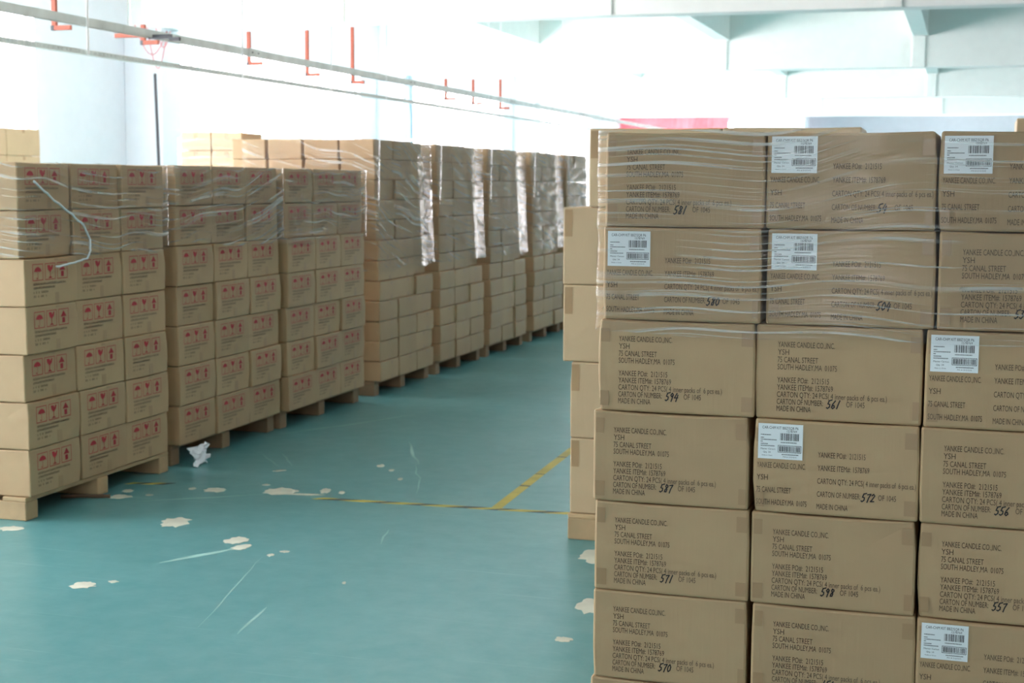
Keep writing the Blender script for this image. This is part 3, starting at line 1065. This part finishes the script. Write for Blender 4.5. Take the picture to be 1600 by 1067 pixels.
# wooden splinter, white crumpled paper
bm = bmesh.new()
tube(bm, [(-0.11, 0, 0.008), (-0.03, 0.01, 0.010), (0.05, 0.0, 0.010), (0.12, 0.015, 0.006)], 0.009, 6)
tag(obj('wood_splinter', bm, 'bark', None, (-3.97, 5.98, 0.002), 0.35), 'brown wood splinter on the floor beside the nearest pallet', 'wood scrap')
bm = bmesh.new()
bmesh.ops.create_grid(bm, x_segments=9, y_segments=9, size=0.5)
for v in bm.verts:
    q = Vector((v.co.x * 3.2, v.co.y * 3.2, 3))
    u, t = v.co.x, v.co.y + 0.5
    u *= 0.55 + 0.9 * abs(noise.noise(q + Vector((5, 0, 0)))) + 0.5 * t
    v.co = (0.03 * noise.noise(q * 1.4) + 0.02 * (1 - t), u * 0.17 + 0.02 * noise.noise(q * 1.7), t * 0.10 + 0.012 * noise.noise(q * 2))
lowz = min(v.co.z for v in bm.verts)
for v in bm.verts:
    v.co.z -= lowz
bmesh.ops.solidify(bm, geom=list(bm.faces), thickness=0.0012)
o = obj('crumpled_paper', bm, 'paper', None, (-3.875, 6.90, 0.002))
tag(o, 'crumpled white paper propped against the corner of the second pallet', 'paper')

# ------------------------------------------------------------------ overhead trunking, brackets, wires
RX = -5.37
def c_channel(name, x, y0, y1, z, w_, h, label):
    bm = boxes((-w_ / 2, w_ / 2, y0, y1, h / 2 - 0.004, h / 2), (w_ / 2 - 0.003, w_ / 2, y0, y1, -h / 2, h / 2 - 0.004),
               (-w_ / 2, -w_ / 2 + 0.003, y0, y1, -h / 2, h / 2 - 0.004))
    o = obj(name, bm, 'zinc', None, (x, 0, z))
    return tag(o, label, 'cable trunking')
rail = c_channel('steel_trunking', RX, 3.0, 38.5, 2.5, 0.05, 0.052, 'galvanised steel trunking hanging under the ceiling over the left stacks')
for k, y in enumerate((7.0, 10.4, 13.8, 17.2, 20.6)):
    obj('joint_plate', boxes((0.026, 0.03, y, y + 0.2, -0.03, 0.03)), 'zinc', rail)
    for yy in (0.05, 0.15):
        obj('bolt', tube(bmesh.new(), [(0.030, y + yy, 0.0), (0.036, y + yy, 0.0)], 0.006, 6), 'dark', rail)
tray_y0, tray_y1 = 3.0, 22.0
bm = boxes((-0.022, -0.018, tray_y0, tray_y1, -0.016, 0.016), (0.018, 0.022, tray_y0, tray_y1, -0.016, -0.009), (0.018, 0.022, tray_y0, tray_y1, 0.009, 0.016),
           (-0.018, 0.018, tray_y0, tray_y1, -0.016, -0.013))
tray = obj('cable_tray', bm, 'zinc', None, (RX, 0, 2.31))
tag(tray, 'thin perforated cable tray hanging just below the steel trunking', 'cable tray')
bm = bmesh.new()
y = tray_y0
while y < 17:
    box(bm, 0.018, 0.022, y, y + 0.02, -0.009, 0.009)
    y += 0.045
rg = obj('tray_rungs', bm, 'zinc', tray)
rg['kind'] = 'stuff'
for y in (5.9, 8.19, 10.26, 11.9, 13.17, 16.3, 19.5):
    obj('hanger_strip', bevelled(boxes((0.042, 0.046, y - 0.012, y + 0.012, -0.02, SLAB - 2.31)), 0.001), 'frame', tray)

HOOKS = [(8.24, 2.67, 2.485), (9.30, 2.60, 2.49), (10.9, 2.71, 2.47), (12.0, 2.83, 2.46), (13.0, 2.96, 2.46), (15.6, 2.66, 2.45), (16.55, 2.72, 2.45), (17.6, 2.79, 2.45)]
HN = ['first', 'second', 'third', 'fourth', 'fifth', 'sixth', 'seventh', 'eighth']
for i, (y, za, zb) in enumerate(HOOKS):
    h = empty('lamp_bracket', (-5.6, y, zb))
    tag(h, 'orange L-shaped steel bracket, %s from the left along the trunking' % HN[i], 'bracket', 'orange brackets along the trunking')
    obj('upright', bevelled(boxes((-0.017, 0.017, -0.012, 0.012, 0, za - zb)), 0.002), 'orange', h)
    obj('foot', bevelled(boxes((0.0, 0.12, -0.012, 0.012, -0.03, 0.0)), 0.002), 'orange', h)
    obj('end_cap', boxes((-0.02, 0.0, -0.014, 0.014, -0.031, 0.0)), 'dark', h)
    bm = bmesh.new()
    tube(bm, [(0, 0, za - zb), (0, 0, SLAB - zb)], 0.004, 6)
    obj('suspension_rod', bm, 'frame', h)

# long orange bar and loose pink wires at the first column
bar = empty('orange_bar', (-5.62, 9.0, 2.495))
tag(bar, 'orange steel bar lying across under the trunking near the column', 'steel bar')
obj('bar', bevelled(boxes((-0.02, 0.26, -0.012, 0.012, -0.015, 0.015)), 0.003), 'orange', bar)
obj('end_cap', boxes((0.40, 0.48, -0.012, 0.012, -0.045, -0.02)), 'dark', bar)
obj('link_rod', boxes((0.24, 0.42, -0.006, 0.006, -0.03, 0.0)), 'dark', bar)
obj('suspension_rod', boxes((0.1, 0.106, -0.003, 0.003, 0.015, SLAB - 2.495)), 'frame', bar)
for k, (w_, dp) in enumerate(((0.35, 0.30), (0.22, 0.45), (0.16, 0.2))):
    pts = []
    for t in range(17):
        a = t / 16
        pts.append((-9.08 + 0.02 * k, 15.5 - 0.25 + w_ * 2 * (a - 0.5) + 0.1 * k, 3.26 - dp * math.sin(math.pi * a)))
    bm = bmesh.new()
    tube(bm, pts, 0.006, 6)
    o = obj('loose_wire', tomesh('loose_wire', bm, 'wire', True))
    tag(o, '%s loop of pink wire hanging at the first column' % ['widest', 'longest', 'shortest'][k], 'wire', 'pink wires at the column')
bm = bmesh.new()
tube(bm, [(-9.07, 15.42, 0.01), (-9.07, 15.30, 2.75)], 0.018, 8)
tag(obj('leaning_pole', bm, 'dark'), 'thin grey pole leaning against the first column', 'pole')
dp = empty('downpipe', (-9.0, 23.3, 0))
tag(dp, 'blue-grey pipe running down the second column', 'pipe')
bm = bmesh.new()
tube(bm, [(0, 0, 0), (0, 0, 2.6), (0.03, -0.12, 2.75), (0.03, -0.12, 3.29)], 0.05, 10)
obj('pipe', tomesh('pipe', bm, 'pipe', True), None, dp)
for z in (1.4, 2.2):
    obj('pipe_clamp', bevelled(boxes((-0.09, 0.07, -0.07, 0.07, z, z + 0.04)), 0.004), 'zinc', dp)

# ------------------------------------------------------------------ far end of the hall
bn = empty('banner', (-7.9, 39.6, 3.0))
tag(bn, 'red banner hanging at the far end of the hall', 'banner')
bm = bmesh.new()
bmesh.ops.create_grid(bm, x_segments=24, y_segments=4, size=0.5)
for v in bm.verts:
    v.co = (v.co.x * 3.4, 0.05 * math.sin(v.co.x * 22), v.co.y * 1.3)
bmesh.ops.solidify(bm, geom=list(bm.faces), thickness=0.01)
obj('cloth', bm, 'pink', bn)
bm = bmesh.new()
tube(bm, [(-1.75, 0, 0.66), (1.75, 0, 0.66)], 0.03, 8)
obj('pole', bm, 'frame', bn)
for x in (-1.6, 1.6):
    obj('cord', boxes((x - 0.01, x + 0.01, -0.01, 0.01, 0.68, SLAB - 3.0)), 'frame', bn)
cb = empty('white_cabinet', (-5.1, 39.4, 0))
tag(cb, 'tall white cabinet against the grey far wall', 'cabinet')
obj('body', bevelled(boxes((-0.95, 0.95, 0, 0.7, 0, 3.28)), 0.02), 'paint', cb)
for s in (-1, 1):
    d_ = obj('door', bevelled(boxes((min(s * 0.01, s * 0.93), max(s * 0.01, s * 0.93), -0.03, 0, 0.1, 3.2)), 0.006), 'paint', cb)
    obj('handle', boxes((s * 0.08 - 0.015, s * 0.08 + 0.015, -0.07, -0.03, 1.4, 1.7)), 'zinc', d_)
# single carton standing on a further stack at the right edge
V9 = variants('plain_carton', 0.5, 0.4, 0.34, 'kraft_pale', 2)
for r in range(5):
    o = obj('plain_carton', V9[r % 2], loc=(0.44, 7.2, 0.104 + (4 - r) * 0.3405))
    tag(o, 'pale carton, %s in the single column at the right edge behind the front stack' % ['topmost', 'second', 'third', 'fourth', 'lowest'][r], 'carton', 'plain cartons at the right edge')
pallet('wooden pallet under the single column at the right edge', 0.1, 1.2, 6.98, 7.9, 0.102)
